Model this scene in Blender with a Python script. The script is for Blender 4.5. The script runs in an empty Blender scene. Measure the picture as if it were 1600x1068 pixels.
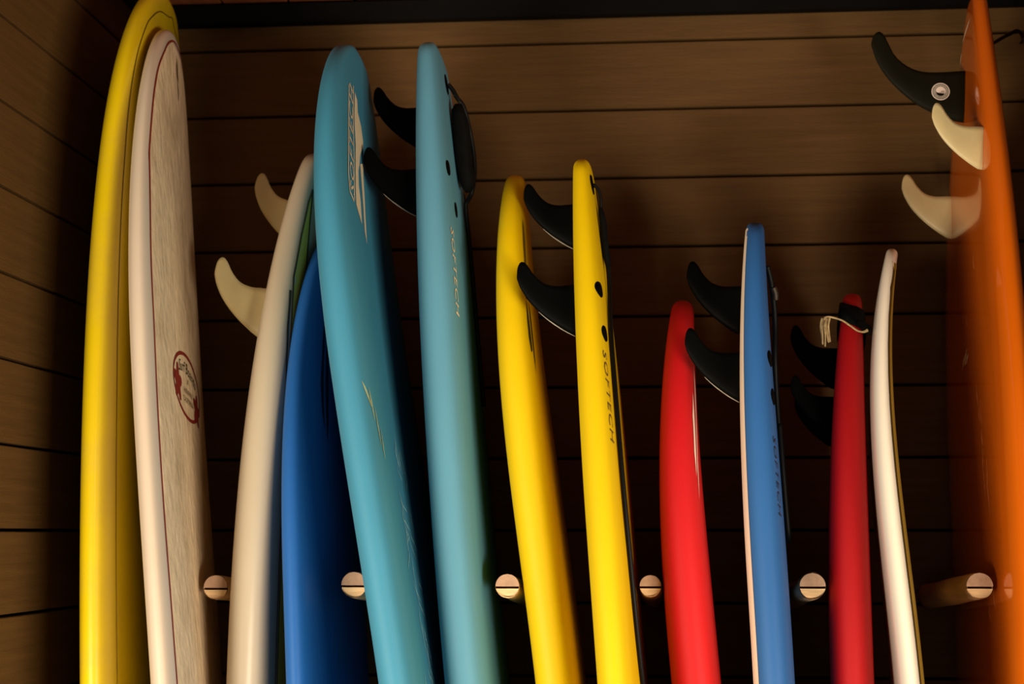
import bpy, bmesh, math, random
import numpy as np
from mathutils import Vector
random.seed(7)
SC = bpy.context.scene
COL = SC.collection

# ------------------------------------------------------------------ camera
cam_d = bpy.data.cameras.new('camera'); cam = bpy.data.objects.new('camera', cam_d); COL.objects.link(cam)
cam_d.sensor_width = 36.0; cam_d.lens = 2500.0/1600.0*36.0
cam.location = (0.0, -3.147, 1.58)
cam.rotation_euler = (math.pi/2+0.1184, 0.0, 0.0817)
cam_d.dof.use_dof = True; cam_d.dof.focus_distance = 2.50; cam_d.dof.aperture_fstop = 4.5
SC.camera = cam

# ------------------------------------------------------------------ world and light
world = bpy.data.worlds.new('dim_room'); SC.world = world; world.use_nodes = True
bg = world.node_tree.nodes['Background']; bg.inputs[0].default_value = (1.0, 0.80, 0.58, 1); bg.inputs[1].default_value = 0.003

def area(name, loc, target, sx, sy, power, col, spread=180):
    d = bpy.data.lights.new(name, 'AREA'); d.shape = 'RECTANGLE'; d.size = sx; d.size_y = sy; d.energy = power; d.color = col; d.spread = math.radians(spread)
    o = bpy.data.objects.new(name, d); COL.objects.link(o); o.location = loc
    o.rotation_euler = (Vector(target)-Vector(loc)).to_track_quat('-Z', 'Y').to_euler()
    return o
# daylight from the open doorways to the left and right of the photographer
area('doorway_daylight', (2.30, -3.85, 0.40), (0.15, -0.3, 0.30), 2.0, 0.8, 185.0, (1.0, 0.86, 0.67), 92)
area('doorway_daylight', (-2.45, -3.85, 0.40), (-0.15, -0.3, 0.30), 1.9, 0.8, 195.0, (1.0, 0.86, 0.67), 92)
# weaker light from the room behind the photographer
area('room_daylight', (0.0, -4.9, 1.60), (0.0, 0.0, 1.2), 2.0, 1.2, 18.0, (1.0, 0.84, 0.66))

vs = SC.view_settings
vs.view_transform = 'Standard'; vs.look = 'None'; vs.gamma = 1.0; vs.use_curve_mapping = False
vs.exposure = -1.22

# ------------------------------------------------------------------ materials
MATS = {}
def mat(name, col, rough=0.5, spec=0.5, coat=0.0, var=0.0, scale=8.0, bump=0.0, bscale=60.0, stretch=(1,1,1), dirt=None, dirt_amt=0.0, metal=0.0, sss=0.0, dscale=6.0):
    if name in MATS: return MATS[name]
    m = bpy.data.materials.new(name); m.use_nodes = True; nt = m.node_tree; N = nt.nodes; L = nt.links
    b = N['Principled BSDF']
    b.inputs['Base Color'].default_value = (*col, 1); b.inputs['Roughness'].default_value = rough
    b.inputs['Specular IOR Level'].default_value = spec; b.inputs['Coat Weight'].default_value = coat; b.inputs['Coat Roughness'].default_value = 0.06
    b.inputs['Metallic'].default_value = metal
    if sss: b.inputs['Subsurface Weight'].default_value = sss; b.inputs['Subsurface Radius'].default_value = (0.02, 0.014, 0.008); b.inputs['Subsurface Scale'].default_value = 0.3
    if var or bump or dirt:
        tc = N.new('ShaderNodeTexCoord'); mp = N.new('ShaderNodeMapping'); mp.inputs['Scale'].default_value = stretch
        L.new(tc.outputs['Object'], mp.inputs['Vector'])
        last = None
        if var:
            n = N.new('ShaderNodeTexNoise'); n.inputs['Scale'].default_value = scale; n.inputs['Detail'].default_value = 6; n.inputs['Roughness'].default_value = 0.6
            L.new(mp.outputs[0], n.inputs['Vector'])
            r = N.new('ShaderNodeValToRGB'); r.color_ramp.elements[0].position = 0.3; r.color_ramp.elements[1].position = 0.7
            r.color_ramp.elements[0].color = (*[c*(1-var) for c in col], 1); r.color_ramp.elements[1].color = (*[min(1, c*(1+var)) for c in col], 1)
            L.new(n.outputs['Fac'], r.inputs[0]); last = r.outputs[0]
        if dirt:
            n2 = N.new('ShaderNodeTexNoise'); n2.inputs['Scale'].default_value = dscale; n2.inputs['Detail'].default_value = 10; n2.inputs['Roughness'].default_value = 0.7
            L.new(mp.outputs[0], n2.inputs['Vector'])
            r2 = N.new('ShaderNodeValToRGB'); r2.color_ramp.elements[0].position = 0.5; r2.color_ramp.elements[1].position = 0.72
            r2.color_ramp.elements[0].color = (0, 0, 0, 1); r2.color_ramp.elements[1].color = (dirt_amt,)*3+(1,)
            L.new(n2.outputs['Fac'], r2.inputs[0])
            mx = N.new('ShaderNodeMix'); mx.data_type = 'RGBA'
            L.new(r2.outputs[0], mx.inputs[0])
            if last: L.new(last, mx.inputs[6])
            else: mx.inputs[6].default_value = (*col, 1)
            mx.inputs[7].default_value = (*dirt, 1); last = mx.outputs[2]
        if last: L.new(last, b.inputs['Base Color'])
        if bump:
            n3 = N.new('ShaderNodeTexNoise'); n3.inputs['Scale'].default_value = bscale; n3.inputs['Detail'].default_value = 4
            L.new(mp.outputs[0], n3.inputs['Vector'])
            bp = N.new('ShaderNodeBump'); bp.inputs['Strength'].default_value = bump; bp.inputs['Distance'].default_value = 0.004
            L.new(n3.outputs['Fac'], bp.inputs['Height']); L.new(bp.outputs[0], b.inputs['Normal'])
    MATS[name] = m
    return m

def foam(name, col, rough=0.42): return mat(name, col, rough+0.14, 0.22, var=0.07, scale=5, bump=0.05, bscale=300, stretch=(1, 1, .35))

M_PLANK = mat('plank_brown', (0.112, 0.056, 0.016), 0.65, 0.2, var=0.16, scale=16, bump=0.35, bscale=130, stretch=(0.25, 0.25, 6))
M_BACKING = mat('gap_black', (0.006, 0.004, 0.003), 0.9, 0.1, var=0.2)
M_CEIL = mat('ceiling_redwood', (0.32, 0.09, 0.03), 0.6, 0.3, var=0.25, scale=10, stretch=(4, .4, 1))
M_STEEL = mat('black_steel', (0.002, 0.002, 0.002), 0.6, 0.1, var=0.2)
M_FLOOR = mat('floor_concrete', (0.16, 0.13, 0.10), 0.8, 0.3, var=0.2, scale=5, bump=0.2)
M_PEG = mat('peg_wood', (0.52, 0.33, 0.17), 0.65, 0.25, var=0.3, scale=12, bump=0.5, bscale=40, stretch=(3, .4, 3))
M_PEGEND = mat('peg_end_grain', (0.44, 0.27, 0.175), 0.75, 0.2, var=0.22, scale=40, bump=0.3, bscale=90)  # end grain toned darker, paints shade on the upper half
M_PEGLOW = mat('peg_split_grain', (0.72, 0.48, 0.25), 0.7, 0.2, var=0.25, scale=30, bump=0.4, bscale=70, stretch=(.5, 1, 4))  # split face toned lighter, paints the light it catches from below
M_KERF = mat('kerf_dark', (0.05, 0.02, 0.01), 0.9, 0.1, var=0.2)

Y_LONG = mat('gloss_yellow', (0.64, 0.455, 0.003), 0.25, 0.45, coat=0.3, var=0.05, scale=4, dirt=(0.42, 0.25, 0.06), dirt_amt=0.3)
W_LONG = mat('gloss_off_white', (0.59, 0.475, 0.365), 0.3, 0.5, coat=0.3, var=0.04, scale=4)
W_WAX = mat('waxed_deck', (0.70, 0.52, 0.325), 0.75, 0.2, var=0.14, scale=45, bump=1.0, bscale=70, stretch=(1, 1, .6), dirt=(0.26, 0.16, 0.065), dirt_amt=0.6, dscale=9)
CREAM = mat('gloss_cream', (0.58, 0.48, 0.345), 0.3, 0.5, coat=0.3, var=0.04, scale=4)
NAVY = foam('foam_navy', (0.012, 0.098, 0.34), 0.38)
TEAL = foam('foam_teal', (0.045, 0.225, 0.345), 0.4)
TEAL2 = foam('foam_pale_teal', (0.095, 0.28, 0.395), 0.4)
YEL = foam('foam_yellow', (0.69, 0.46, 0.0), 0.4)
RED = foam('foam_red', (0.48, 0.006, 0.009), 0.42)
BLUE = foam('foam_blue', (0.022, 0.105, 0.31), 0.4)
SLICK = mat('slick_white', (0.80, 0.68, 0.56), 0.35, 0.5, var=0.04)
WHITE = mat('gloss_white', (0.84, 0.74, 0.60), 0.25, 0.5, coat=0.4, var=0.03, scale=4)
ORANGE = mat('gloss_orange', (0.62, 0.115, 0.003), 0.16, 0.5, coat=0.8, var=0.06, scale=4)
BLACKF = foam('foam_black', (0.012, 0.011, 0.012), 0.5)
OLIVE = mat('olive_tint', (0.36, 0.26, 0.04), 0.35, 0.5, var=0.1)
MUSTARD = mat('mustard_tint', (0.72, 0.52, 0.07), 0.35, 0.5, var=0.1)
P_DARK = mat('pinline_dark', (0.06, 0.03, 0.005), 0.4, 0.4, var=0.1)
P_GREEN = mat('pinline_green', (0.035, 0.035, 0.008), 0.4, 0.4, var=0.1)
P_RED = mat('pinline_red', (0.22, 0.018, 0.008), 0.4, 0.4, var=0.15, scale=40)
INK_RED = mat('ink_red', (0.23, 0.022, 0.014), 0.5, 0.3, var=0.35, scale=90)
INK_BLACK = mat('ink_black', (0.012, 0.010, 0.008), 0.5, 0.3, var=0.1)
INK_BROWN = mat('ink_brown', (0.13, 0.08, 0.025), 0.5, 0.3, var=0.1)
INK_CREAM = mat('ink_cream', (0.75, 0.62, 0.42), 0.5, 0.3, var=0.08, scale=60)
INK_NAVY = mat('ink_navy', (0.006, 0.012, 0.03), 0.5, 0.3, var=0.1)
INK_WHITE = mat('ink_white', (0.82, 0.70, 0.60), 0.5, 0.3, var=0.1)
SCUFF = mat('scuff_pale', (0.25, 0.50, 0.55), 0.6, 0.2, var=0.3, scale=60)
SCUFF_N = mat('scuff_navy', (0.05, 0.16, 0.26), 0.6, 0.2, var=0.3, scale=60)
SCUFF_Y = mat('scuff_ochre', (0.35, 0.40, 0.22), 0.6, 0.2, var=0.3, scale=60)
SCUFF_O = mat('scuff_orange', (0.75, 0.38, 0.16), 0.5, 0.3, var=0.3, scale=60)
FIN_CREAM = mat('fin_fibreglass', (0.66, 0.53, 0.27), 0.4, 0.4, var=0.06, scale=20, sss=0.25)
FIN_BLACK = mat('fin_black_plastic', (0.0016, 0.0016, 0.0016), 0.5, 0.035, var=0.2)
FIN_SMOKE = mat('fin_smoke', (0.008, 0.0075, 0.0035), 0.55, 0.07, var=0.1)
FIN_EDGE = mat('fin_worn_edge', (0.34, 0.31, 0.25), 0.5, 0.4, var=0.3, scale=70)  # grey for the painted fin edge highlight, also the fin logo ring
RUBBER = mat('leash_black', (0.004, 0.004, 0.004), 0.5, 0.15, var=0.2)
WEB = mat('strap_black', (0.004, 0.004, 0.004), 0.8, 0.08, var=0.3, scale=80)
CORD = mat('cord_tan', (0.50, 0.36, 0.18), 0.8, 0.1, var=0.35, scale=120)
METAL = mat('swivel_metal', (0.07, 0.055, 0.045), 0.55, 0.3, var=0.1, metal=0.9)

# ------------------------------------------------------------------ mesh helpers
def meshdata(name, verts, faces, material, smooth=True):
    me = bpy.data.meshes.new(name); me.from_pydata([tuple(float(c) for c in v) for v in verts], [], faces)
    me.materials.append(material)
    bm = bmesh.new(); bm.from_mesh(me); bmesh.ops.recalc_face_normals(bm, faces=bm.faces); bm.to_mesh(me); bm.free()
    if smooth: me.polygons.foreach_set('use_smooth', [True]*len(me.polygons))
    me.update(); return me
def obj(name, verts, faces, material, parent=None, smooth=True):
    return link(name, meshdata(name, verts, faces, material, smooth), parent)
def link(name, me, parent=None):
    o = bpy.data.objects.new(name, me); COL.objects.link(o)
    if parent is not None: o.parent = parent; o.matrix_parent_inverse = parent.matrix_world.inverted()
    return o
def thing(name, loc, label, cat, group=None):
    o = bpy.data.objects.new(name, None); COL.objects.link(o); o.empty_display_size = 0.1
    o.location = loc; o.matrix_world.translation = loc
    o['label'] = label; o['category'] = cat
    if group: o['group'] = group
    return o
def box_data(name, sx, sy, sz, material, bev=0.002):
    bm = bmesh.new(); bmesh.ops.create_cube(bm, size=1.0)
    for v in bm.verts: v.co = Vector((v.co.x*sx, v.co.y*sy, v.co.z*sz))
    if bev: bmesh.ops.bevel(bm, geom=bm.edges[:], offset=bev, segments=1, affect='EDGES')
    me = bpy.data.meshes.new(name); bm.to_mesh(me); bm.free(); me.materials.append(material); return me
def tube(pts, r, n=8, closed=False):
    P = [Vector(p) for p in pts]; V = []; F = []; m = len(P)
    up = Vector((0.3, 0.1, 1)).normalized()
    for i, p in enumerate(P):
        t = (P[(i+1) % m]-P[i-1]) if closed else (P[min(i+1, m-1)]-P[max(i-1, 0)])
        t.normalize(); a = t.cross(Vector((0.13, 0.97, 0.2))).normalized(); b = t.cross(a)
        rr = r[i] if isinstance(r, (list, tuple)) else r
        for k in range(n): V.append(p+(a*math.cos(2*math.pi*k/n)+b*math.sin(2*math.pi*k/n))*rr)
    for i in range(m if closed else m-1):
        j = (i+1) % m
        for k in range(n): F.append((i*n+k, i*n+(k+1) % n, j*n+(k+1) % n, j*n+k))
    if not closed: F.append(tuple(range(n))); F.append(tuple(range((m-1)*n, m*n)))
    return V, F
def smooth_path(pts, per=8):
    P = [Vector(p) for p in pts]; out = []
    for i in range(len(P)-1):
        p0 = P[max(i-1, 0)]; p1 = P[i]; p2 = P[i+1]; p3 = P[min(i+2, len(P)-1)]
        for k in range(per):
            t = k/per
            out.append(0.5*((2*p1)+(p2-p0)*t+(2*p0-5*p1+4*p2-p3)*t*t+(3*p1-p0-3*p2+p3)*t*t*t))
    out.append(P[-1]); return out

# ------------------------------------------------------------------ the setting
PITCH = 0.14; Z_LINE = 2.564; XL = -1.044; XR = 1.00; YF = -1.0; YL = -0.80
def struct(name, me, loc):
    o = link(name, me); o.location = loc; o.matrix_world.translation = loc; o['kind'] = 'structure'; return o
floor = struct('floor', box_data('floor', XR-XL+1.6, 3.4, 0.06, M_FLOOR, 0), ((XR+XL)/2, -1.65, -0.031))
wall_back = struct('wall_back', box_data('wall_back', XR-XL+0.2, 0.03, 2.72, M_BACKING, 0), ((XR+XL)/2, 0.033, 1.36))
wall_left = struct('wall_left', box_data('wall_left', 0.03, -YL, 2.68, M_BACKING, 0), (XL-0.034, YL/2+0.002, 1.34))
ztop = Z_LINE+PITCH; GAP = 0.0055
zs = []; z = Z_LINE+PITCH/2
while z-PITCH/2 > 0.02: zs.append(z); z -= PITCH
me_b = box_data('plank', XR-XL-0.002, 0.018, PITCH-GAP, M_PLANK, 0.0015)
me_l = box_data('plank', 0.018, -YL, PITCH-GAP, M_PLANK, 0.0015)
me_b0 = box_data('plank', XR-XL-0.002, 0.018, 0.085, M_PLANK, 0.0015)
me_l0 = box_data('plank', 0.018, -YL, 0.085, M_PLANK, 0.0015)
for i, z in enumerate(zs):
    top = (i == 0)
    o = link('plank', me_b0 if top else me_b, wall_back); o.location = ((XR+XL)/2, 0.009, Z_LINE+GAP/2+0.0425 if top else z)
    o = link('plank', me_l0 if top else me_l, wall_left); o.location = (XL-0.009, YL/2, Z_LINE+GAP/2+0.0425 if top else z)
XW = 1.00; YR_ = -1.55
wall_right = struct('wall_right', box_data('wall_right', 0.03, -YR_+0.0, 2.60, M_BACKING, 0), (XW+0.033, YR_/2-0.002, 1.30))  # unseen side wall, added to keep the right light off the orange board
me_r = box_data('plank', 0.018, -YR_-0.004, PITCH-GAP, M_PLANK, 0.0015)
for z in zs[1:]:
    o = link('plank', me_r, wall_right); o.location = (XW+0.009, YR_/2-0.002, z)
beam = struct('trim_1', box_data('trim_1', XR-XL-0.004, 0.03, 0.042, M_STEEL, 0.003), ((XR+XL)/2, -0.0162, 2.6335))
ceiling = struct('ceiling', box_data('ceiling', XR-XL+0.2, -YF+0.08, 0.03, M_BACKING, 0), ((XR+XL)/2, YF/2+0.01, 2.702))
cw = 0.1385; n = int((XR-XL)/cw)
me_c = box_data('plank', cw-0.005, -YF-0.01, 0.022, M_CEIL, 0.002)
x = -0.712-2*cw-0.0065
while x < XR-cw:
    if x > XL:
        o = link('plank', me_c, ceiling); o.location = (x+cw/2, YF/2, 2.674)
    x += cw

# ------------------------------------------------------------------ boards: shape functions
def sm(v,L): 
    q=min(max(v/L,0.),1.); return 1-(1-q)**2
class Board:
    """standing board: z from 0 to top; X curve, outline, thickness"""
    def __init__(s,top,c,W,T,yaw=0.,kind='nose',Ln=.9,a=2.4,b=2.0,ht=.06,tt=.45,Lt=.6,kd=8.,kb=10.,cd=.18,cb=.05,Yf=-.025,yl=.03,zb=1.32,bot=0.012,sc=.45):
        s.__dict__.update(locals()); s.Yc=Yf-W/2
    def X(s,z):
        c=s.c; zb=s.zb
        def p(z): q=(z-1.6)/.8; return c[0]+q*(c[1]+q*(c[2]+q*c[3]))
        if z>=zb: return p(z)
        sl=(p(zb+1e-3)-p(zb))/1e-3; sc=s.sc
        return p(zb)-sl*sc*(1-math.exp(-(zb-z)/sc))
    def Y(s,z): return s.Yc+s.yl*(z-1.6)
    def hw(s,z):
        v=s.top-z; u=z-s.bot; W2=s.W/2
        if s.kind=='nose':
            q=min(max(v/s.Ln,0.),1.); h=W2*max(0.,1-(1-q)**s.a)**(1/s.b)
        else:
            q=min(max(v/s.Ln,0.),1.); h=s.ht+(W2-s.ht)*(1-(1-q)**s.a)**(1/s.b)
            r=.035
            if v<r: h=max(h-r+math.sqrt(max(0.,r*r-(r-v)**2)),0.)
        # lower end, rounded
        q=min(max(u/.85,0.),1.); g=max(0.,1-(1-q)**2.3)**.5
        return h*(.0+g)
    def th(s,z):
        v=s.top-z; u=z-s.bot
        t=s.T*(s.tt+(1-s.tt)*sm(v,s.Lt))*(.45+.55*sm(u,.7))
        for w in (v,u):
            r=t*.6
            if w<r: t*=math.sqrt(max(1e-6,1-(1-w/r)**2))
        return t
    def frame(s,z):
        e=.004; a=np.array([s.X(z-e),s.Y(z-e),z-e]); b=np.array([s.X(z+e),s.Y(z+e),z+e])
        t=(b-a); t/=np.linalg.norm(t)
        y=math.radians(s.yaw); w=np.array([math.sin(y),math.cos(y),0.])   # width axis, toward wall
        w=w-t*(w@t); w/=np.linalg.norm(w); n=np.cross(w,t)                # n ~ +X (deck to the right)
        return np.array([s.X(z),s.Y(z),z]),t,w,n
    def h(s,z,x,side):
        k,c=(s.kd,s.cd) if side>0 else (s.kb,s.cb)
        hw=s.hw(z); t=s.th(z); k=min(k,max(2.,2.2*hw/max(t,1e-4)*k/8))
        return t/2*(1-c*x*x)*math.sqrt(max(0.,1-abs(x)**k))
    def surf(s,z,x,side=1,off=0.):
        o,t,w,n=s.frame(z); return o+w*(x*s.hw(z))+n*side*(s.h(z,x,side)+off)

BOARDS = {
    'yellow_long': dict(top=2.573, c=[-0.926, -0.0229, 0.0291, 0.0135], W=0.5916, yl=0.0215, T=0.0686, yaw=-8.04, kind='nose', Ln=0.447, a=3.01, ht=0.06, b=2.0, Yf=-0.025, sc=0.45, kd=9.0, kb=12.0, cd=0.18),
    'white_long': dict(top=2.4734, c=[-0.7894, -0.094, 0.0108, 0.0251], W=0.5339, yl=0.0732, T=0.0546, yaw=-7.22, kind='nose', Ln=0.772, a=3.13, ht=0.06, b=2.0, Yf=-0.19, sc=0.2, kd=9.0, kb=12.0, cd=0.18),
    'cream': dict(top=2.2681, c=[-0.6481, 0.0305, 0.0413, 0.0085], W=0.5378, yl=0.0321, T=0.0704, yaw=-0.71, kind='tail', Ln=0.831, a=1.78, ht=0.057, b=2.0, Yf=-0.02, sc=0.45, kd=16.0, kb=14.0, cd=0.08),
    'dark_blue': dict(top=2.1134, c=[-0.5651, -0.0526, 0.036, 0.0965], W=0.541, yl=0.0298, T=0.0478, yaw=1.03, kind='nose', Ln=0.884, a=2.35, ht=0.06, b=2.0, Yf=-0.06, sc=0.45, kd=15.0, kb=15.0, cd=0.12),
    'soft_one': dict(top=2.4235, c=[-0.4152, -0.1432, 0.0014, 0.0518], W=0.5681, yl=0.0284, T=0.0689, yaw=-0.39, kind='nose', Ln=0.576, a=3.38, ht=0.06, b=2.0, Yf=-0.17, sc=0.45, kd=15.0, kb=15.0, cd=0.12),
    'soft_two': dict(top=2.433, c=[-0.3071, -0.0698, 0.0209, -0.0097], W=0.5273, yl=-0.0043, T=0.0733, yaw=-0.5, kind='tail', Ln=1.264, a=1.44, ht=0.078, b=2.0, Yf=-0.12, sc=0.45, kd=15.0, kb=15.0, cd=0.12),
    'yellow_one': dict(top=2.2193, c=[-0.1779, -0.1081, 0.0102, 0.0697], W=0.5443, yl=0.0243, T=0.0731, yaw=-0.95, kind='nose', Ln=0.777, a=2.84, ht=0.06, b=2.0, Yf=-0.05, sc=0.45, kd=15.0, kb=15.0, cd=0.12),
    'yellow_two': dict(top=2.2056, c=[-0.0532, -0.0617, 0.0005, 0.005], W=0.5382, yl=0.036, T=0.0612, yaw=2.27, kind='tail', Ln=1.023, a=1.37, ht=0.056, b=1.4, Yf=-0.22, sc=0.45, kd=15.0, kb=15.0, cd=0.12),
    'red_one': dict(top=1.9818, c=[0.0677, -0.0381, 0.0755, 0.0628], W=0.5234, yl=0.0342, T=0.0808, yaw=1.54, kind='nose', Ln=0.693, a=2.92, ht=0.06, b=2.0, Yf=-0.1, sc=0.45, kd=15.0, kb=15.0, cd=0.12),
    'blue_white': dict(top=2.0965, c=[0.1991, -0.0335, 0.0149, 0.0459], W=0.5278, yl=0.0268, T=0.0645, yaw=3.95, kind='tail', Ln=0.821, a=1.77, ht=0.06, b=2.0, Yf=-0.18, sc=0.45, kd=15.0, kb=15.0, cd=0.12),
    'red_two': dict(top=1.9934, c=[0.3534, 0.0168, 0.0385, 0.0031], W=0.5171, yl=0.028, T=0.0715, yaw=6.76, kind='tail', Ln=0.752, a=1.95, ht=0.049, b=2.0, Yf=-0.06, sc=0.45, kd=15.0, kb=15.0, cd=0.12),
    'white_nose': dict(top=2.0554, c=[0.4034, -0.0578, 0.0659, 0.1796], W=0.491, yl=0.037, T=0.0428, yaw=6.32, kind='nose', Ln=0.949, a=2.09, ht=0.06, b=2.0, Yf=-0.2, sc=0.45, kd=10.0, kb=12.0, cd=0.15),
    'orange': dict(top=2.5477, c=[0.597, -0.0017, -0.0085, 0.0175], W=0.5847, yl=0.038, T=0.057, yaw=0.88, kind='tail', Ln=0.803, a=1.82, ht=0.036, b=1.0, Yf=-0.025, sc=0.45, kd=9.0, kb=12.0, cd=0.18),
}
BOARDS['black'] = dict(top=2.262, c=[0.765, 0.0, 0.0, 0.0], W=0.52, yl=0.03, T=0.075, yaw=0.0, kind='nose', Ln=0.7, a=2.6)
B = {k: Board(v.pop('top'), v.pop('c'), v.pop('W'), v.pop('T'), zb=1.22, bot=0.0, **v) for k, v in BOARDS.items()}

XS = sorted(set([round(s*math.sin(math.radians(p))**0.2, 5) for s in (-1, 1) for p in (28, 40, 52, 62, 71, 79, 85, 90)] + [i*0.1 for i in range(-7, 8)]))
def body_mesh(b, nz=120):
    zs = [b.bot+(b.top-b.bot)*(0.5-0.5*math.cos(math.pi*i/nz)) for i in range(nz+1)]
    zs[0] = b.bot+4e-4; zs[-1] = b.top-4e-4
    V = []; F = []
    for z in zs:
        o, t, w, nn = b.frame(z); hw = b.hw(z)
        for x in XS: V.append(o+w*x*hw+nn*b.h(z, x, 1))
        for x in XS[-2:0:-1]: V.append(o+w*x*hw-nn*b.h(z, x, -1))
    m = 2*len(XS)-2
    for i in range(nz):
        for k in range(m): F.append((i*m+k, i*m+(k+1) % m, (i+1)*m+(k+1) % m, (i+1)*m+k))
    for i, z in ((0, b.bot), (nz, b.top)):
        o = b.frame(zs[i])[0]; V.append(np.array([o[0], o[1], z])); c = len(V)-1
        for k in range(m): F.append((i*m+k, i*m+(k+1) % m, c))
    return V, F
GROUP = 'surfboards standing in the rack'
def board(key, name, material, label):
    b = B[key]; root = thing(name, (b.X(0.0), b.Y(0.0), 0.0), label, 'surfboard', GROUP)
    V, F = body_mesh(b); obj('body', V, F, material, root)
    return b, root

# --- flat prints and inlays that follow a board's surface; coordinates are (height, metres across)
def sm_pt(b, z, xm, side, off):
    z = min(z, b.top-0.002); hw = b.hw(z); return b.surf(z, max(-0.998, min(0.998, xm/max(hw, 1e-5))), side, off)
def ribbon(name, b, parent, pts, width, material, side=1, off=0.0008, step=0.02, taper=False):
    P = []
    for (z0, x0), (z1, x1) in zip(pts, pts[1:]):
        n = max(1, int(math.hypot(z1-z0, x1-x0)/step))
        for k in range(n): P.append((z0+(z1-z0)*k/n, x0+(x1-x0)*k/n))
    P.append(pts[-1]); V = []; F = []
    for i, (z, x) in enumerate(P):
        a = P[max(i-1, 0)]; c = P[min(i+1, len(P)-1)]; dz, dx = c[0]-a[0], c[1]-a[1]; l = math.hypot(dz, dx) or 1
        w = width/2*(math.sin(math.pi*(0.06+0.88*i/(len(P)-1))) if taper else 1)
        V.append(sm_pt(b, z-dx/l*w, x+dz/l*w, side, off)); V.append(sm_pt(b, z+dx/l*w, x-dz/l*w, side, off))
    for i in range(len(P)-1): F.append((2*i, 2*i+1, 2*i+3, 2*i+2))
    return obj(name, V, F, material, parent)
def smooth2d(pts, per=5):
    return [(p.x, p.y) for p in smooth_path([(a, c, 0.0) for a, c in pts], per)]
def strokes(name, b, parent, lines, width, material, side=1, off=0.0009, taper=True):
    V = []; F = []
    for pts in lines:
        o = ribbon(name, b, None, pts, width, material, side, off, 0.008, taper); me = o.data; base = len(V)
        V += [v.co.copy() for v in me.vertices]; F += [tuple(base+i for i in p.vertices) for p in me.polygons]
        bpy.data.objects.remove(o); bpy.data.meshes.remove(me)
    o = obj(name, V, F, material, parent)
    if len(lines) > 3: o['kind'] = 'stuff'
    return o
def poly2d(poly, cuts=2):
    bm = bmesh.new(); vs = [bm.verts.new((p[0], p[1], 0)) for p in poly]; bm.faces.new(vs)
    bmesh.ops.triangulate(bm, faces=bm.faces[:])
    if cuts: bmesh.ops.subdivide_edges(bm, edges=bm.edges[:], cuts=cuts, use_grid_fill=True)
    bm.verts.index_update(); V = [(v.co.x, v.co.y) for v in bm.verts]; F = [tuple(v.index for v in f.verts) for f in bm.faces]; bm.free()
    return V, F
def patch(name, b, parent, poly, material, side=1, off=0.0008, cuts=2):
    V, F = poly2d(poly, cuts); return obj(name, [sm_pt(b, z, x, side, off) for z, x in V], F, material, parent)
def panel(name, b, parent, z0, z1, xa, xb, material, side=1, off=0.0006, nz=60, nx=14):
    """sheet between two edges xa(z), xb(z) given as fractions of the half width"""
    V = []; F = []
    for i in range(nz+1):
        z = z0+(z1-z0)*i/nz; a, c = xa(z), xb(z)
        for k in range(nx+1):
            q = 0.5-0.5*math.cos(math.pi*k/nx); V.append(b.surf(z, a+(c-a)*q, side, off))
    m = nx+1
    for i in range(nz):
        for k in range(nx): F.append((i*m+k, i*m+k+1, (i+1)*m+k+1, (i+1)*m+k))
    return obj(name, V, F, material, parent)
def disc(name, b, parent, z, xm, rz, rx, material, side=1, off=0.0016, n=20):
    V = [sm_pt(b, z, xm, side, off+0.0006)]+[sm_pt(b, z+rz*math.sin(2*math.pi*k/n), xm+rx*math.cos(2*math.pi*k/n), side, off) for k in range(n)]
    V += [sm_pt(b, z+rz*1.08*math.sin(2*math.pi*k/n), xm+rx*1.08*math.cos(2*math.pi*k/n), side, 0.0) for k in range(n)]
    F = [(0, 1+k, 1+(k+1) % n) for k in range(n)]+[(1+k, 1+(k+1) % n, 1+n+(k+1) % n, 1+n+k) for k in range(n)]
    return obj(name, V, F, material, parent)
def text2d(s, shear=0.0, spacing=1.0):
    cu = bpy.data.curves.new('txt', 'FONT'); cu.body = s; cu.size = 1.0; cu.shear = shear; cu.space_character = spacing; cu.resolution_u = 2
    o = bpy.data.objects.new('txt', cu); COL.objects.link(o); bpy.context.view_layer.update()
    ev = o.evaluated_get(bpy.context.evaluated_depsgraph_get()); me = ev.to_mesh()
    V = [(v.co.x, v.co.y) for v in me.vertices]; F = [tuple(p.vertices) for p in me.polygons]; ev.to_mesh_clear()
    bpy.data.objects.remove(o); bpy.data.curves.remove(cu)
    x0 = min(v[0] for v in V); x1 = max(v[0] for v in V); y0 = min(v[1] for v in V); y1 = max(v[1] for v in V)
    return [((x-x0)/(x1-x0), (y-y0)/(y1-y0)) for x, y in V], F
def lettering(name, b, parent, s, fn, material, side=1, off=0.0012, shear=0.0, spacing=1.0):
    V, F = text2d(s, shear, spacing); return obj(name, [sm_pt(b, *fn(u, v), side, off) for u, v in V], F, material, parent, smooth=False)

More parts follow.
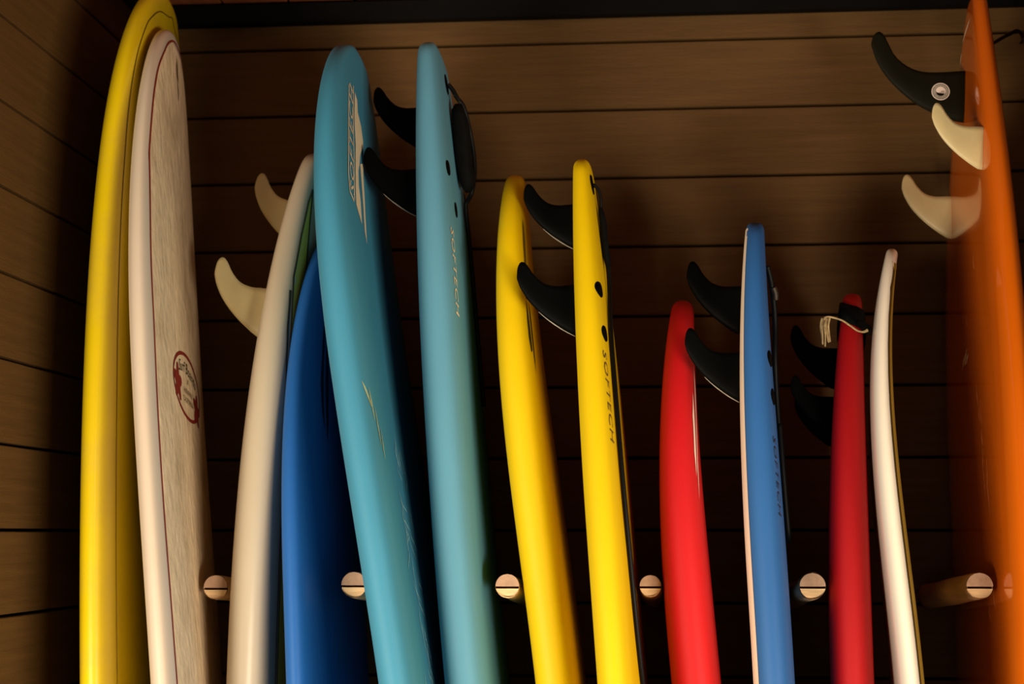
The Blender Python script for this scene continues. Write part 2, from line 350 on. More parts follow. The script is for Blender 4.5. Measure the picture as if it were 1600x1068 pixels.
# --- fins
SIDE = ([(0, 0), (.0196, .0129), (.0423, .032), (.0614, .0540), (.0730, .0755), (.0765, .0880)], [(0, .0732), (.0113, .0732), (.0247, .0737), (.0405, .0795), (.0526, .0925), (.0600, .1055), (.0650, .1110), (.0700, .1110), (.0740, .1050), (.0760, .0960), (.0765, .0880)])
CEN = ([(0, 0), (.0545, .0207), (.083, .0367), (.1117, .061), (.1366, .0895), (.1527, .118), (.162, .147)], [(0, .0987), (.0425, .0958), (.075, .0976), (.0994, .108), (.12, .127), (.132, .151), (.1400, .167), (.1480, .172), (.1560, .167), (.1605, .157), (.162, .147)])
def curve_at(tab, d):
    P = tab; n = len(P)
    for i in range(n-1):
        if d <= P[i+1][0] or i == n-2:
            (d0, s0), (d1, s1) = P[i], P[i+1]; t = (d-d0)/(d1-d0)
            m0 = ((P[i+1][1]-P[i-1][1])/(P[i+1][0]-P[i-1][0]) if i > 0 else (s1-s0)/(d1-d0))*(d1-d0)
            m1 = ((P[i+2][1]-P[i][1])/(P[i+2][0]-P[i][0]) if i < n-2 else (s1-s0)/(d1-d0))*(d1-d0)
            return (2*t**3-3*t*t+1)*s0+(t**3-2*t*t+t)*m0+(-2*t**3+3*t*t)*s1+(t**3-t*t)*m1
def fin(b, parent, T, z, x, k, cant, material, worn=False):
    o = b.surf(z, x, -1); _, t, w, nn = b.frame(z)
    d0 = -nn+w*math.tan(math.radians(cant)); d0 = d0/np.linalg.norm(d0); s0 = t-d0*(t@d0); s0 /= np.linalg.norm(s0); th = np.cross(d0, s0)
    dm = T[0][-1][0]; nr = 22; nc = 9; V = []; F = []
    tm = 0.0085*k*(1.5 if T is CEN else 1.0)
    for i in range(nr+1):
        q = i/nr; d = dm*(1-(1-q)**1.8)*0.9995
        a = curve_at(T[0], d); c = curve_at(T[1], d)
        tt = tm*(1-0.62*q)*min(1.0, ((c-a)/0.03)**0.7+0.12)
        dd = d if i else -0.014/k
        ring = [j/(nc-1) for j in range(nc)]
        prof = [max(0.10, (math.sin(math.pi*min(1, r**0.65)))) for r in ring]; prof[0] = 0.16; prof[-1] = 0.10
        for r, p in zip(ring, prof): V.append(o+s0*(a+(c-a)*r)*k+d0*dd*k+th*tt*p/2)
        for r, p in list(zip(ring, prof))[::-1]: V.append(o+s0*(a+(c-a)*r)*k+d0*dd*k-th*tt*p/2)
    m = 2*nc
    for i in range(nr):
        for j in range(m): F.append((i*m+j, i*m+(j+1) % m, (i+1)*m+(j+1) % m, (i+1)*m+j))
    F.append(tuple(range(m))); F.append(tuple(range(nr*m, (nr+1)*m)))
    f = obj('fin', V, F, material, parent)
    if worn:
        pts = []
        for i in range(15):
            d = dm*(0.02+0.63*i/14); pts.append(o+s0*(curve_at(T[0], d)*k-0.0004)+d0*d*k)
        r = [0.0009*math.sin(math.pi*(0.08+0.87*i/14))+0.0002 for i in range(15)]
        TV, TF = tube(pts, r, 6); obj('worn_edge', TV, TF, FIN_EDGE, f)  # pale strip paints a highlight along the worn leading edge
    return f, (o, s0, d0, th, k, tm)

# ------------------------------------------------------------------ longboards on the left
b, r = board('yellow_long', 'longboard', Y_LONG, 'tall glossy yellow longboard with thin dark pinline, leftmost in the rack')
pl = [(2.5400, 0.0), (2.5306, -0.036), (2.514, -0.1152), (2.486, -0.170), (2.4546, -0.2059), (2.3897, -0.2453), (2.3035, -0.2681), (2.1947, -0.2733), (2.054, -0.2701), (1.9125, -0.2622), (1.768, -0.2536), (1.5576, -0.2478), (1.328, -0.2436), (0.9, -0.238), (0.55, -0.20), (0.3, -0.12)]
ribbon('pinline', b, r, smooth2d([(z, x) for z, x in pl[::-1]]+[(z, -x) for z, x in pl[1:]]), 0.0020, P_DARK)
b, r = board('white_long', 'longboard', W_LONG, 'off-white longboard with red pinline, waxed deck and oval red logo')
pw = [(2.4505, 0.0), (2.4478, -0.0377), (2.431, -0.078), (2.407, -0.1083), (2.3559, -0.1559), (2.2879, -0.1913), (2.1961, -0.2207), (2.1451, -0.2286), (1.9997, -0.2423), (1.8811, -0.2445), (1.7416, -0.2473), (1.582, -0.2474), (1.4548, -0.2452), (1.3282, -0.2432), (0.9, -0.234), (0.55, -0.19), (0.3, -0.11)]
def pw_frac(z):
    P = pw[::-1]
    for (z0, x0), (z1, x1) in zip(P, P[1:]):
        if z <= z1: return min(0.97, -(x0+(x1-x0)*(z-z0)/(z1-z0))/b.hw(z))
    return 0.05
bw_ = b
panel('wax_coat', b, r, 0.34, 2.442, lambda z: -pw_frac(z)+0.008, lambda z: pw_frac(z)-0.008, W_WAX, nz=90, nx=20)
ribbon('pinline', b, r, smooth2d([(z, x) for z, x in pw[::-1]]+[(z, -x) for z, x in pw[1:]]), 0.0034, P_RED, off=0.0014)
# oval logo
CZ, RZ, RX = 1.826, 0.056, 0.136
ov = [(CZ+RZ*math.sin(2*math.pi*k/48), RX*math.cos(2*math.pi*k/48)) for k in range(48)]
lg = ribbon('logo_ring', b, r, ov+[ov[0]], 0.0065, INK_RED, off=0.0016)
def blob(cz, cx, rz, rx, n, ph, amp): return [(cz+rz*(1+amp*math.sin(n*t+ph))*math.sin(t), cx+rx*(1+amp*math.sin(n*t+ph))*math.cos(t)) for t in [2*math.pi*k/60 for k in range(60)]]
patch('logo_flower', b, r, blob(1.820, -0.098, 0.027, 0.029, 5, 0.4, 0.28), INK_RED, off=0.0016, cuts=1)
patch('logo_flower', b, r, blob(1.800, 0.092, 0.024, 0.030, 5, 1.4, 0.28), INK_RED, off=0.0016, cuts=1)
lettering('logo_lettering', b, r, 'Surf Boards', lambda u, v: (1.842+0.020*v+0.010*math.sin(math.pi*u)-0.008*u, -0.085+0.175*u), INK_BLACK, off=0.0020, shear=0.35)
lettering('logo_lettering', b, r, 'x', lambda u, v: (1.831+0.009*v, -0.006+0.014*u), INK_BROWN, off=0.0020)
lettering('logo_lettering', b, r, 'HAWAII', lambda u, v: (1.812+0.010*v, -0.042+0.085*u), INK_BROWN, off=0.0020)
lettering('logo_lettering', b, r, 'CALIFORNIA', lambda u, v: (1.796+0.010*v, -0.052+0.105*u), INK_BROWN, off=0.0020)
strokes('scuff_mark', b, r, [[(2.432, -0.012), (2.405, -0.012), (2.372, 0.006)], [(2.428, -0.004), (2.400, 0.002), (2.386, 0.012)], [(2.385, 0.002), (2.368, 0.012), (2.352, 0.010)]], 0.006, INK_BROWN, off=0.0016)

# ------------------------------------------------------------------ cream tail-up board
b, r = board('cream', 'surfboard', CREAM, 'cream surfboard with two cream fins and mustard deck stripe, tail up')
fin(b, r, SIDE, 1.9042, -0.62, 1.273, -4, FIN_CREAM); fin(b, r, SIDE, 2.0977, 0.0, 1.215, 0, FIN_CREAM); fin(b, r, SIDE, 1.9042, 0.62, 1.273, 4, FIN_CREAM)
l1 = [(2.1534, -0.1462), (2.0895, -0.1704), (2.0126, -0.1928), (1.9583, -0.1970), (1.8918, -0.1970), (1.776, -0.188), (1.6035, -0.165), (1.4761, -0.158), (1.3311, -0.153), (0.9, -0.13), (0.5, -0.09)]
l2 = [(2.1822, -0.1283), (2.1304, -0.133), (2.0636, -0.1331), (1.95, -0.125), (1.8, -0.110), (1.6, -0.080), (1.4, -0.055), (1.2, -0.04), (0.9, -0.05), (0.5, -0.06)]
patch('deck_stripe', b, r, l1+l2[::-1], MUSTARD, cuts=3)
ribbon('pinline', b, r, [l2[0]]+l1, 0.0035, P_GREEN, off=0.0014)
ribbon('pinline', b, r, l2, 0.0080, P_GREEN, off=0.0014)
ribbon('pinline', b, r, [(1.9875, -0.2006), (1.9233, -0.2081), (1.8703, -0.2095), (1.7741, -0.2008), (1.603, -0.1772), (1.4763, -0.1706), (1.3318, -0.1666), (0.9, -0.14)], 0.0045, P_GREEN, off=0.0014)

# ------------------------------------------------------------------ navy foam board
b, r = board('dark_blue', 'foam_surfboard', NAVY, 'navy blue foam board wedged between cream board and teal board')
patch('logo', b, r, [(1.968, -0.062), (1.9258, -0.0741), (1.8791, -0.0816), (1.8324, -0.0923), (1.7881, -0.086), (1.7559, -0.0701), (1.80, -0.0725), (1.85, -0.0705), (1.90, -0.0650)], INK_NAVY)
patch('logo', b, r, [(1.943, -0.040), (1.8833, -0.0514), (1.8373, -0.0541), (1.7924, -0.0553), (1.7341, -0.0516), (1.78, -0.036), (1.85, -0.032)], INK_NAVY)
sc = [[(1.46+random.uniform(-.08, .03), random.uniform(-.05, .05))] for _ in range(9)]
strokes('scuff_mark', b, r, [[p[0], (p[0][0]-random.uniform(.04, .10), p[0][1]+random.uniform(-.05, .06))] for p in sc], 0.0022, SCUFF_N)

# ------------------------------------------------------------------ teal foam boards
b, r = board('soft_one', 'foam_surfboard', TEAL, 'deep teal foam board, nose up, with white swoosh logo near its nose')
patch('logo', b, r, [(2.3204, -0.0924), (2.3119, -0.0717), (2.2902, -0.074), (2.2705, -0.0485), (2.2464, -0.0388), (2.2323, -0.0452), (2.2281, -0.0604), (2.2096, -0.0851), (2.1909, -0.1003), (2.1738, -0.1184), (2.1453, -0.13), (2.1191, -0.1286), (2.0756, -0.1428), (2.1022, -0.1765), (2.1371, -0.1627), (2.2197, -0.1219), (2.2663, -0.1142)], INK_CREAM)
patch('logo', b, r, [(2.1927, -0.0934), (2.2016, -0.0601), (2.1745, -0.0724), (2.1429, -0.079), (2.0943, -0.0975), (2.0472, -0.1157), (2.0691, -0.1214), (2.1191, -0.1057), (2.1532, -0.0986)], INK_CREAM)
lettering('lettering', b, r, 'SOFTECH', lambda u, v: (2.113+0.210*u, -0.217+0.078*u+0.030*(1-v)), INK_CREAM, shear=0.3, spacing=1.15)
strokes('logo_outline', b, r, [[(2.328, -0.103), (2.274, -0.122), (2.194, -0.149), (2.107, -0.189)]], 0.005, INK_CREAM, taper=False)
strokes('logo_outline', b, r, [[(2.318, -0.143), (2.244, -0.173), (2.144, -0.216), (2.113, -0.220), (2.103, -0.195)]], 0.005, INK_CREAM, taper=False)
rs = random.Random(3)
sl = []
for _ in range(34):
    z = rs.uniform(1.33, 1.73); x = -0.140+0.10*(z-1.5)+rs.uniform(-.040, .040); l = rs.uniform(.02, .07)
    sl.append([(z, x), (z-l*.5, x+rs.uniform(-.02, .03)), (z-l, x+rs.uniform(-.03, .06))])
strokes('scuff_mark', b, r, sl, 0.0030, SCUFF)
strokes('scuff_mark', b, r, [[(1.80, -0.275), (1.76, -0.262)], [(1.79, -0.262), (1.74, -0.258)], [(1.76, -0.25), (1.70, -0.247)], [(1.73, -0.235), (1.68, -0.238)]], 0.004, SCUFF_Y)

b, r = board('soft_two', 'foam_surfboard', TEAL2, 'pale teal foam board, tail up, with black fins and cream vertical lettering')
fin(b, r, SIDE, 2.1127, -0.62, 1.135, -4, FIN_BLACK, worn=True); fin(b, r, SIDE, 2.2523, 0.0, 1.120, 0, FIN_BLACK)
for sg in (-1, 1):
    disc('fin_plug', b, r, 2.1884, 0.1361*sg, 0.0125, 0.0125, FIN_BLACK); disc('fin_plug', b, r, 2.1242, 0.0940*sg, 0.0125, 0.0125, FIN_BLACK)
disc('leash_plug', b, r, 2.370, -0.004, 0.017, 0.022, FIN_BLACK)
lettering('lettering', b, r, 'SOFTECH', lambda u, v: (2.082-0.153*u, -0.1688-0.020*u+0.0155*v), INK_CREAM, shear=0.25, spacing=1.1)

def surf_path(b, pts): return smooth_path([sm_pt(b, z, x, 1, off) for z, x, off in pts])
def strap_loop(b, cz, xm, off0, off1, hz, width, thick=0.004, n=28):
    """closed webbing loop hanging in front of the deck"""
    o, t, w, nn = b.frame(cz); c = sm_pt(b, cz, xm, 1, (off0+off1)/2); V = []; F = []
    for i in range(n):
        a = 2*math.pi*i/n; ca, sa = math.cos(a), math.sin(a)
        e = lambda q: math.copysign(abs(q)**0.55, q)
        for rr, ww in ((1, -1), (1, 1), (0, 1), (0, -1)):
            V.append(c+nn*e(ca)*((off1-off0)/2-(0 if rr else thick))+t*e(sa)*(hz-(0 if rr else thick))+w*ww*width/2)
    for i in range(n):
        j = (i+1) % n
        for k in range(4): F.append((i*4+k, i*4+(k+1) % 4, j*4+(k+1) % 4, j*4+k))
    return V, F
# leash bundled on the pale teal board
lr = thing('leash', tuple(sm_pt(b, 2.24, 0.0, 1, 0.02)), 'black leash bundled against the pale teal board, below its tail', 'leash', 'leashes on the boards')
def slab(b, z0, z1, xm, width, off0, off1, n=14):
    """folded webbing pad lying on the deck: rounded block"""
    V = []; F = []; m = 16
    for i in range(n+1):
        q = i/n; z = z0+(z1-z0)*q; e = max(0.12, (1-(2*q-1)**6))**0.5
        o, t, w, nn = b.frame(z)
        for k in range(m):
            a = 2*math.pi*k/m; f = lambda c: math.copysign(abs(c)**0.6, c)
            c = sm_pt(b, z, xm, 1, (off0+off1)/2)
            V.append(c+w*f(math.cos(a))*width/2*e+nn*f(math.sin(a))*(off1-off0)/2*e*(1+0.12*math.sin(9*q+a)))
    for i in range(n):
        for k in range(m): F.append((i*m+k, i*m+(k+1) % m, (i+1)*m+(k+1) % m, (i+1)*m+k))
    F.append(tuple(range(m))); F.append(tuple(range(n*m, (n+1)*m)))
    return V, F
V, F = slab(b, 2.175, 2.332, 0.0, 0.060, 0.0005, 0.030); obj('cuff', V, F, WEB, lr)
V, F = tube(surf_path(b, [(2.370, -0.004, 0.003), (2.360, -0.002, 0.010), (2.345, 0.0, 0.016), (2.325, 0.006, 0.026), (2.27, 0.025, 0.031), (2.22, 0.030, 0.030), (2.18, 0.02, 0.022), (2.165, 0.03, 0.012), (2.15, 0.035, 0.006), (2.06, 0.06, 0.005), (1.8, 0.08, 0.005)]), 0.0040); obj('cord', V, F, RUBBER, lr)
V, F = tube(surf_path(b, [(2.351, -0.001, 0.012), (2.344, 0.0, 0.017), (2.335, 0.002, 0.021)]), 0.0036); obj('swivel', V, F, METAL, lr)

# ------------------------------------------------------------------ yellow foam boards
b, r = board('yellow_one', 'foam_surfboard', YEL, 'yellow foam board, nose up, with dark swoosh beside the pale teal board')
patch('logo', b, r, [(2.1095, -0.1423), (2.0983, -0.141), (2.0715, -0.1457), (2.0343, -0.1607), (1.99, -0.181), (1.9588, -0.195), (1.9588, -0.2073), (2.031, -0.178), (2.0614, -0.1672), (2.089, -0.1540)], INK_BROWN)
patch('logo', b, r, [(1.9588, -0.2073), (1.9307, -0.2097), (1.9026, -0.2138), (1.869, -0.2199), (1.8655, -0.2269), (1.8902, -0.2257), (1.9241, -0.2182)], INK_BLACK)
patch('logo', b, r, [(1.9551, -0.1954), (1.9342, -0.1915), (1.8944, -0.1979), (1.8297, -0.2187), (1.8586, -0.2154), (1.9036, -0.2066), (1.929, -0.2023)], INK_BLACK)

b, r = board('yellow_two', 'foam_surfboard', YEL, 'yellow foam board, tail up, with black fins and dark vertical lettering')
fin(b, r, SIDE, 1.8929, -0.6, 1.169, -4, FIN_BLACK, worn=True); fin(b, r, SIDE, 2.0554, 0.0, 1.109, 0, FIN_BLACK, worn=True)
for sg in (-1, 1):
    disc('fin_plug', b, r, 1.9602, 0.1336*sg, 0.0125, 0.010, FIN_BLACK); disc('fin_plug', b, r, 1.8865, 0.1451*sg, 0.0125, 0.010, FIN_BLACK)
disc('leash_plug', b, r, 2.152, -0.058, 0.016, 0.014, FIN_BLACK)
lettering('lettering', b, r, 'SOFTECH', lambda u, v: (1.858-0.150*u, -0.165-0.028*u+0.010*v), INK_BROWN, shear=0.25, spacing=1.1)
lr = thing('leash', tuple(sm_pt(b, 2.08, 0.0, 1, 0.02)), 'black leash cord running down the yellow tail-up board', 'leash', 'leashes on the boards')
V, F = tube(surf_path(b, [(2.152, -0.058, 0.002), (2.146, -0.048, 0.008), (2.135, -0.036, 0.010), (2.12, -0.025, 0.008)]), 0.0028); obj('loop_string', V, F, RUBBER, lr)
V, F = slab(b, 2.015, 2.125, -0.015, 0.040, 0.001, 0.013); obj('cuff', V, F, WEB, lr)
V, F = tube(surf_path(b, [(2.02, -0.02, 0.008), (1.98, -0.03, 0.006), (1.94, -0.070, 0.005), (1.8722, -0.112, 0.0044), (1.749, -0.148, 0.0044), (1.6448, -0.165, 0.0044), (1.55, -0.160, 0.0044), (1.4427, -0.145, 0.0044), (1.353, -0.115, 0.0044), (1.3, -0.08, 0.0046), (1.15, 0.0, 0.0046), (0.95, 0.04, 0.0046)]), 0.0040); obj('cord', V, F, RUBBER, lr)

# ------------------------------------------------------------------ red, blue and white boards on the right
b, r = board('red_one', 'foam_surfboard', RED, 'red foam board, nose up, with narrow white stripe, beside the yellow boards')
patch('logo', b, r, [(1.8466, -0.1572), (1.7928, -0.1785), (1.7383, -0.1975), (1.6746, -0.2173), (1.623, -0.2269), (1.6853, -0.2117), (1.7499, -0.1890), (1.8061, -0.1640)], INK_WHITE)
patch('logo', b, r, [(1.800, -0.186), (1.74, -0.203), (1.66, -0.225), (1.70, -0.219), (1.76, -0.203)], INK_WHITE)

b, r = board('blue_white', 'foam_surfboard', BLUE, 'blue foam board with white underside and black fins, tail up')
panel('bottom_skin', b, r, 0.10, 2.075, lambda z: -0.947, lambda z: 0.947, SLICK, side=-1, off=0.0008, nz=80, nx=10)
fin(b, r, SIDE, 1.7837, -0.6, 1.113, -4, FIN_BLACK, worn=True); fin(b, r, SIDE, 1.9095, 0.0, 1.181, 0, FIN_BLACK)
for s in (-1, 1):
    disc('fin_plug', b, r, 1.8466, 0.1796*s, 0.0125, 0.009, FIN_BLACK); disc('fin_plug', b, r, 1.785, 0.189*s, 0.0125, 0.009, FIN_BLACK)
lettering('lettering', b, r, 'SOFTECH', lambda u, v: (1.722-0.125*u, -0.215-0.016*u+0.009*v), INK_NAVY, shear=0.25, spacing=1.1)
lr = thing('leash', tuple(sm_pt(b, 2.0, 0.0, 1, 0.01)), 'black leash hanging down the deck of the blue and white board', 'leash', 'leashes on the boards')
V, F = tube(surf_path(b, [(2.03, 0.0, 0.003), (2.005, 0.01, 0.008), (1.97, 0.02, 0.011), (1.93, 0.03, 0.011), (1.87, 0.03, 0.007), (1.79, 0.05, 0.006), (1.66, 0.06, 0.006), (1.585, 0.05, 0.007), (1.565, 0.03, 0.008), (1.585, 0.01, 0.007), (1.68, 0.0, 0.006), (1.76, 0.005, 0.006)]), 0.0048); obj('cord', V, F, RUBBER, lr)
V, F = tube(surf_path(b, [(1.995, 0.010, 0.011), (1.985, 0.014, 0.014), (1.975, 0.018, 0.014)]), 0.006); obj('swivel', V, F, METAL, lr)

b, r = board('red_two', 'foam_surfboard', RED, 'red foam board, tail up, with black strap around its tail')
fin(b, r, SIDE, 1.7354, -0.6, 0.901, -4, FIN_BLACK); fin(b, r, SIDE, 1.8258, 0.0, 1.032, 0, FIN_BLACK); fin(b, r, SIDE, 1.7354, 0.6, 0.901, 4, FIN_BLACK)
lr = thing('leash', tuple(b.surf(1.942, -0.99, 1)), 'black leash strap with frayed tan cord wrapped around the red board\'s tail', 'leash', 'leashes on the boards')
def wrap_band(b, zc, half, off, tilt):
    V = []; F = []; S = [(x, 1) for x in XS]+[(x, -1) for x in XS[-2:0:-1]]; m = len(S)
    for x, side in S:
        lat = side*b.h(zc, x, side)/(b.th(zc)/2)
        for dz, of in ((half, off), (-half, off), (-half, 0.0008), (half, 0.0008)):
            z = zc+dz-tilt*lat*b.th(zc)/2
            o, t, w, nn = b.frame(z); hw = b.hw(z); V.append(o+w*(x*(hw+of))+nn*side*(b.h(z, x, side)+of*(1 if abs(x) < 0.999 else 0)))
    for i in range(m):
        j = (i+1) % m
        for k in range(4): F.append((i*4+k, i*4+(k+1) % 4, j*4+(k+1) % 4, j*4+k))
    return V, F
V, F = wrap_band(b, 1.9395, 0.0185, 0.0045, 0.45); obj('strap', V, F, WEB, lr)
YR = -0.468
def rp(x, dy, z): f = (3.147+YR)/2.727; return (x*f, YR+dy, 1.58+(z-1.58)*f)
V, F = tube(smooth_path([rp(0.3034, .012, 1.935), rp(0.3099, .006, 1.9425), rp(0.3185, 0, 1.9430), rp(0.3376, 0, 1.9372), rp(0.352, 0, 1.9275), rp(0.3639, 0, 1.9190), rp(0.374, .002, 1.9172), rp(0.381, .004, 1.9200)]), [0.0016+0.0012*max(0, (i-44)/12) for i in range(57)]); obj('cord', V, F, CORD, lr)
rs = random.Random(11)
for k in range(7):
    x0 = 0.3035+0.0022*k; zb = 1.893+rs.uniform(-.004, .012)+0.0012*k
    V, F = tube(smooth_path([rp(0.3050+0.0022*k, .004+rs.uniform(-.002, .004), 1.9415), rp(x0-0.001, rs.uniform(-.003, .006), 1.928), rp(x0+rs.uniform(-.001, .002), rs.uniform(-.003, .006), 1.912), rp(x0+0.001+rs.uniform(-.002, .003), .002, zb)]), 0.0011+rs.uniform(0, .0006), 6); obj('cord_strand', V, F, CORD, lr)
V, F = tube(surf_path(b, [(1.925, -0.135, 0.004), (1.918, -0.128, 0.010), (1.912, -0.118, 0.008)]), 0.0065); obj('strap_knot', V, F, WEB, lr)

b, r = board('white_nose', 'surfboard', WHITE, 'slim white surfboard with pointed curved nose and olive deck edge')
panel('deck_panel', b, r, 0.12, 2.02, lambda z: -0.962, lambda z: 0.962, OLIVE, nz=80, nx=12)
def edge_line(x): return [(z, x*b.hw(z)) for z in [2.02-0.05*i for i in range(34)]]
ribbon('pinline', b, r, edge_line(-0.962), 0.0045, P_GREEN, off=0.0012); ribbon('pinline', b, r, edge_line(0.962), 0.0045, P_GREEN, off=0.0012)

# ------------------------------------------------------------------ orange longboard
b, r = board('orange', 'longboard', ORANGE, 'tall glossy orange longboard, tail up, with one smoke fin and two cream fins')
fin(b, r, SIDE, 2.1746, -0.78, 1.060, -4, FIN_CREAM); fin(b, r, SIDE, 2.1210, 0.55, 1.140, 4, FIN_CREAM)
f, (o, s0, d0, th, k, tm) = fin(b, r, CEN, 2.3051, 0.0, 1.006, 0, FIN_SMOKE)
sgn = -1 if th[1] > 0 else 1
def fpt(s, d, h): return o+s0*s+d0*d+th*sgn*(tm*0.42+h)
def fpoly(name, poly, material, h):
    V, F = poly2d(poly, 0); obj(name, [fpt(s, d, h) for s, d in V], F, material, f, smooth=False)
cs, cd, R0 = 0.0585, 0.041, 0.0160
circ = lambda rr, n=32, a0=0, a1=2*math.pi: [(cs+rr*math.sin(a0+(a1-a0)*i/n), cd-rr*math.cos(a0+(a1-a0)*i/n)) for i in range(n+(a1-a0 < 6.2))]
def fring(name, ra, rb, material, h, n=36):
    V = []; F = []
    for i in range(n):
        a = 2*math.pi*i/n
        for rr in (ra, rb): V.append(fpt(cs+rr*math.sin(a), cd-rr*math.cos(a), h))
    for i in range(n): F.append((2*i, 2*i+1, (2*i+3) % (2*n), (2*i+2) % (2*n)))
    obj(name, V, F, material, f, smooth=False)
fring('logo_ring', R0, R0*0.90, INK_WHITE, 0.0008); fring('logo_ring', R0*0.84, R0*0.62, MATS['fin_worn_edge'], 0.0008); fring('logo_ring', R0*0.58, R0*0.54, INK_WHITE, 0.0008)
ri = R0*0.54
def rotp(P, a): return [(cs+(s-cs)*math.cos(a)-(d-cd)*math.sin(a), cd+(s-cs)*math.sin(a)+(d-cd)*math.cos(a)) for s, d in P]
yin = [(cs+ri*math.sin(t), cd-ri*math.cos(t)) for t in [math.pi*i/20 for i in range(21)]]
yin += [(cs-ri/2*math.sin(t), cd+ri/2+ri/2*math.cos(t)) for t in [math.pi*i/12 for i in range(1, 12)]]
yin += [(cs+ri/2*math.sin(t), cd-ri/2+ri/2*math.cos(t)) for t in [math.pi*i/12 for i in range(0, 12)]]
fpoly('logo_yin', rotp(yin, -0.5), INK_WHITE, 0.0009)
for ln in ([(2.4934, -0.020), (2.4832, 0.014), (2.473, 0.044)], [(2.4288, 0.034), (2.421, 0.040)], [(2.455, 0.052), (2.43, 0.060)]): strokes('scuff_mark', b, r, [ln], 0.006, INK_CREAM, side=-1)
strokes('signature', b, r, [[(1.893, 0.010), (1.884, 0.030), (1.870, 0.050)], [(1.900, 0.000), (1.885, 0.012), (1.872, 0.028)], [(1.889, -0.012), (1.878, 0.006), (1.874, 0.020)]], 0.0060, INK_CREAM, side=-1)
rs = random.Random(5); sl = []
for z0, x0, l in ((1.955, -0.01, .02), (1.83, -0.075, .04), (1.80, -0.10, .05), (1.79, -0.085, .03), (1.75, -0.10, .03), (1.735, -0.10, .10), (1.70, -0.13, .10), (1.50, -0.14, .05), (1.46, -0.10, .03), (2.05, -.09, .03)):
    sl.append([(z0, x0), (z0-l*.5, x0+.004), (z0-l, x0-.006)])
strokes('scuff_mark', b, r, sl, 0.0016, SCUFF_O, side=-1)
lr = thing('leash', (0.752, 0.0, 2.54), 'thin black cord beside the orange longboard, near the frame\'s top right corner', 'leash', 'leashes on the boards')
V, F = tube(smooth_path([(0.752, -0.016, 2.548), (0.735, -0.09, 2.527), (0.700, -0.20, 2.504), (0.682, -0.22, 2.492), (0.655, -0.235, 2.475)]+[tuple(sm_pt(b, z, 0.02, 1, 0.010)) for z in (2.455, 2.42, 2.36, 2.28, 2.18, 2.05, 1.95)]), 0.0032); obj('cord', V, F, RUBBER, lr)
V, F = tube(smooth_path([(0.752, 0.004, 2.542), (0.752, -0.012, 2.540), (0.752, -0.020, 2.545), (0.752, -0.020, 2.556)]), 0.0025); obj('hook', V, F, METAL, lr)
b, r = board('black', 'foam_surfboard', BLACKF, 'black foam board barely showing behind the orange longboard at the right edge')

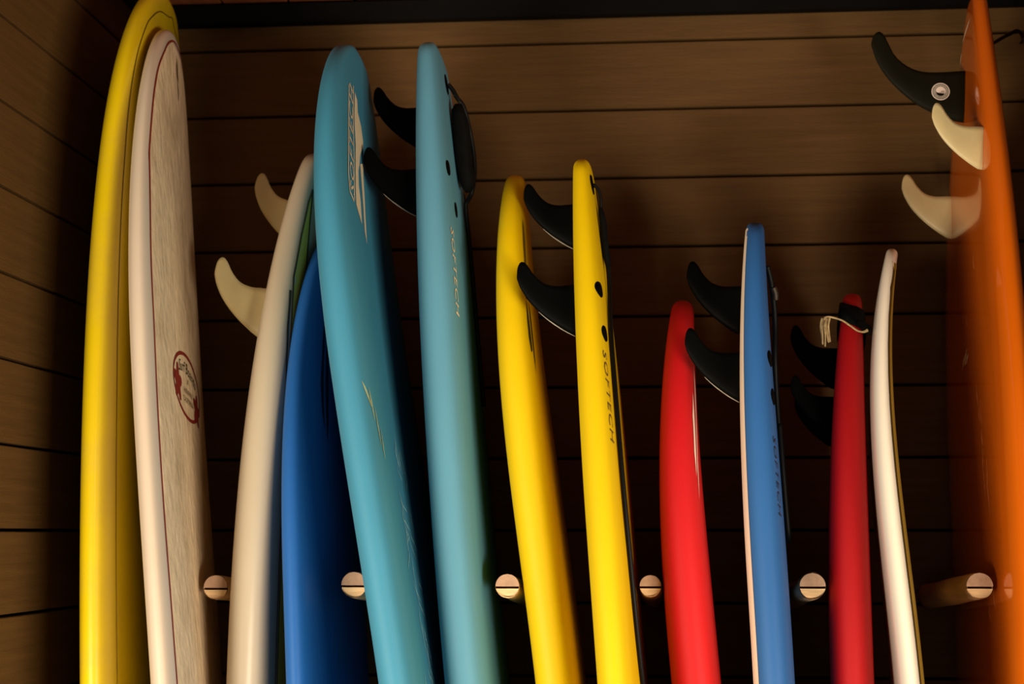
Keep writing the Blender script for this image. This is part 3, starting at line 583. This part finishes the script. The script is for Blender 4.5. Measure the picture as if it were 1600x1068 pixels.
# ------------------------------------------------------------------ rack pegs
def peg(x0, x1, y1, z0, z1, rad, label, seed):
    A = Vector((x0, 0.002, z0)); E = Vector((x1, y1, z1)); ax = (E-A).normalized(); L = (E-A).length
    root = thing('peg', tuple(A), label, 'peg', 'wooden rack pegs on the back wall')
    a = ax.cross(Vector((0, 0, 1))).normalized(); u = a.cross(ax).normalized()      # u ~ up, a ~ sideways
    rg = random.Random(seed); ph = [rg.uniform(0, 6.28) for _ in range(4)]
    def rr(t, th): return rad*(1+0.035*math.sin(2*th+ph[0])+0.025*math.sin(3*th+ph[1]+5*t)+0.03*math.sin(9*t+ph[2])+0.05*(1-t))
    n = 28; V = []; F = []; ns = 16
    for i in range(ns+1):
        t = i/ns
        for k in range(n):
            th = 2*math.pi*k/n; q = rr(t, th)*(0.965 if i == ns else 1)
            V.append(A+ax*(L*t-(0.0 if i == ns else 0.0))+(a*math.cos(th)+u*math.sin(th))*q)
    for i in range(ns):
        for k in range(n): F.append((i*n+k, i*n+(k+1) % n, (i+1)*n+(k+1) % n, (i+1)*n+k))
    F.append(tuple(range(n)))
    obj('shaft', V, F, M_PEG, root)
    cut = -0.12*rad; gap = 0.0036
    def half(name, up, material, tiltback):
        lo = cut+gap/2 if up else -rad*0.97; hi = rad*0.97 if up else cut-gap/2
        P = []; m = 14
        for k in range(m+1):
            y = lo+(hi-lo)*k/m; w = math.sqrt(max(0, (rad*0.965)**2-y*y)); P.append((y, w))
        V = []; F = []
        for y, w in P:
            fz = 0.0012-(tiltback*abs(y-cut))
            V.append(E+ax*fz+u*y+a*w); V.append(E+ax*fz+u*y-a*w)
            V.append(E-ax*0.012+u*y+a*w*0.98); V.append(E-ax*0.012+u*y-a*w*0.98)
        for k in range(m):
            i = 4*k; F += [(i, i+1, i+5, i+4), (i, i+4, i+6, i+2), (i+1, i+3, i+7, i+5)]
        F += [(0, 2, 3, 1), (4*m, 4*m+1, 4*m+3, 4*m+2)]
        obj(name, V, F, material, root, smooth=False)
    half('end_face', True, M_PEGEND, 0.0); half('split_wedge', False, M_PEGLOW, 0.40)
    V = [E-ax*0.008]+[E-ax*0.008+(a*math.cos(2*math.pi*k/n)+u*math.sin(2*math.pi*k/n))*rad*0.97 for k in range(n)]
    obj('kerf', V, [(0, 1+k, 1+(k+1) % n) for k in range(n)], M_KERF, root)
PEGS = [(-1.0160, -1.0160, -0.22, 1.447, 1.4600, 0.0190, 'wooden peg barely showing left of the tall yellow longboard'),
        (-0.7120, -0.7125, -0.50, 1.455, 1.4893, 0.0205, 'wooden peg between the off-white longboard and the cream board'),
        (-0.4780, -0.4793, -0.50, 1.456, 1.4942, 0.0215, 'wooden peg between the navy board and the deep teal board'),
        (-0.2220, -0.2185, -0.57, 1.455, 1.4951, 0.0195, 'wooden peg between the pale teal board and a yellow board'),
        (0.0155, 0.0095, -0.57, 1.455, 1.4957, 0.0176, 'wooden peg between a yellow board and the red nose-up board'),
        (0.2800, 0.2640, -0.57, 1.456, 1.4964, 0.0208, 'wooden peg between the blue and white board and the strapped red board'),
        (0.5420, 0.5360, -0.50, 1.459, 1.4948, 0.0215, 'wooden peg with long shaft showing beside the orange longboard')]
for i, p in enumerate(PEGS): peg(*p, i)
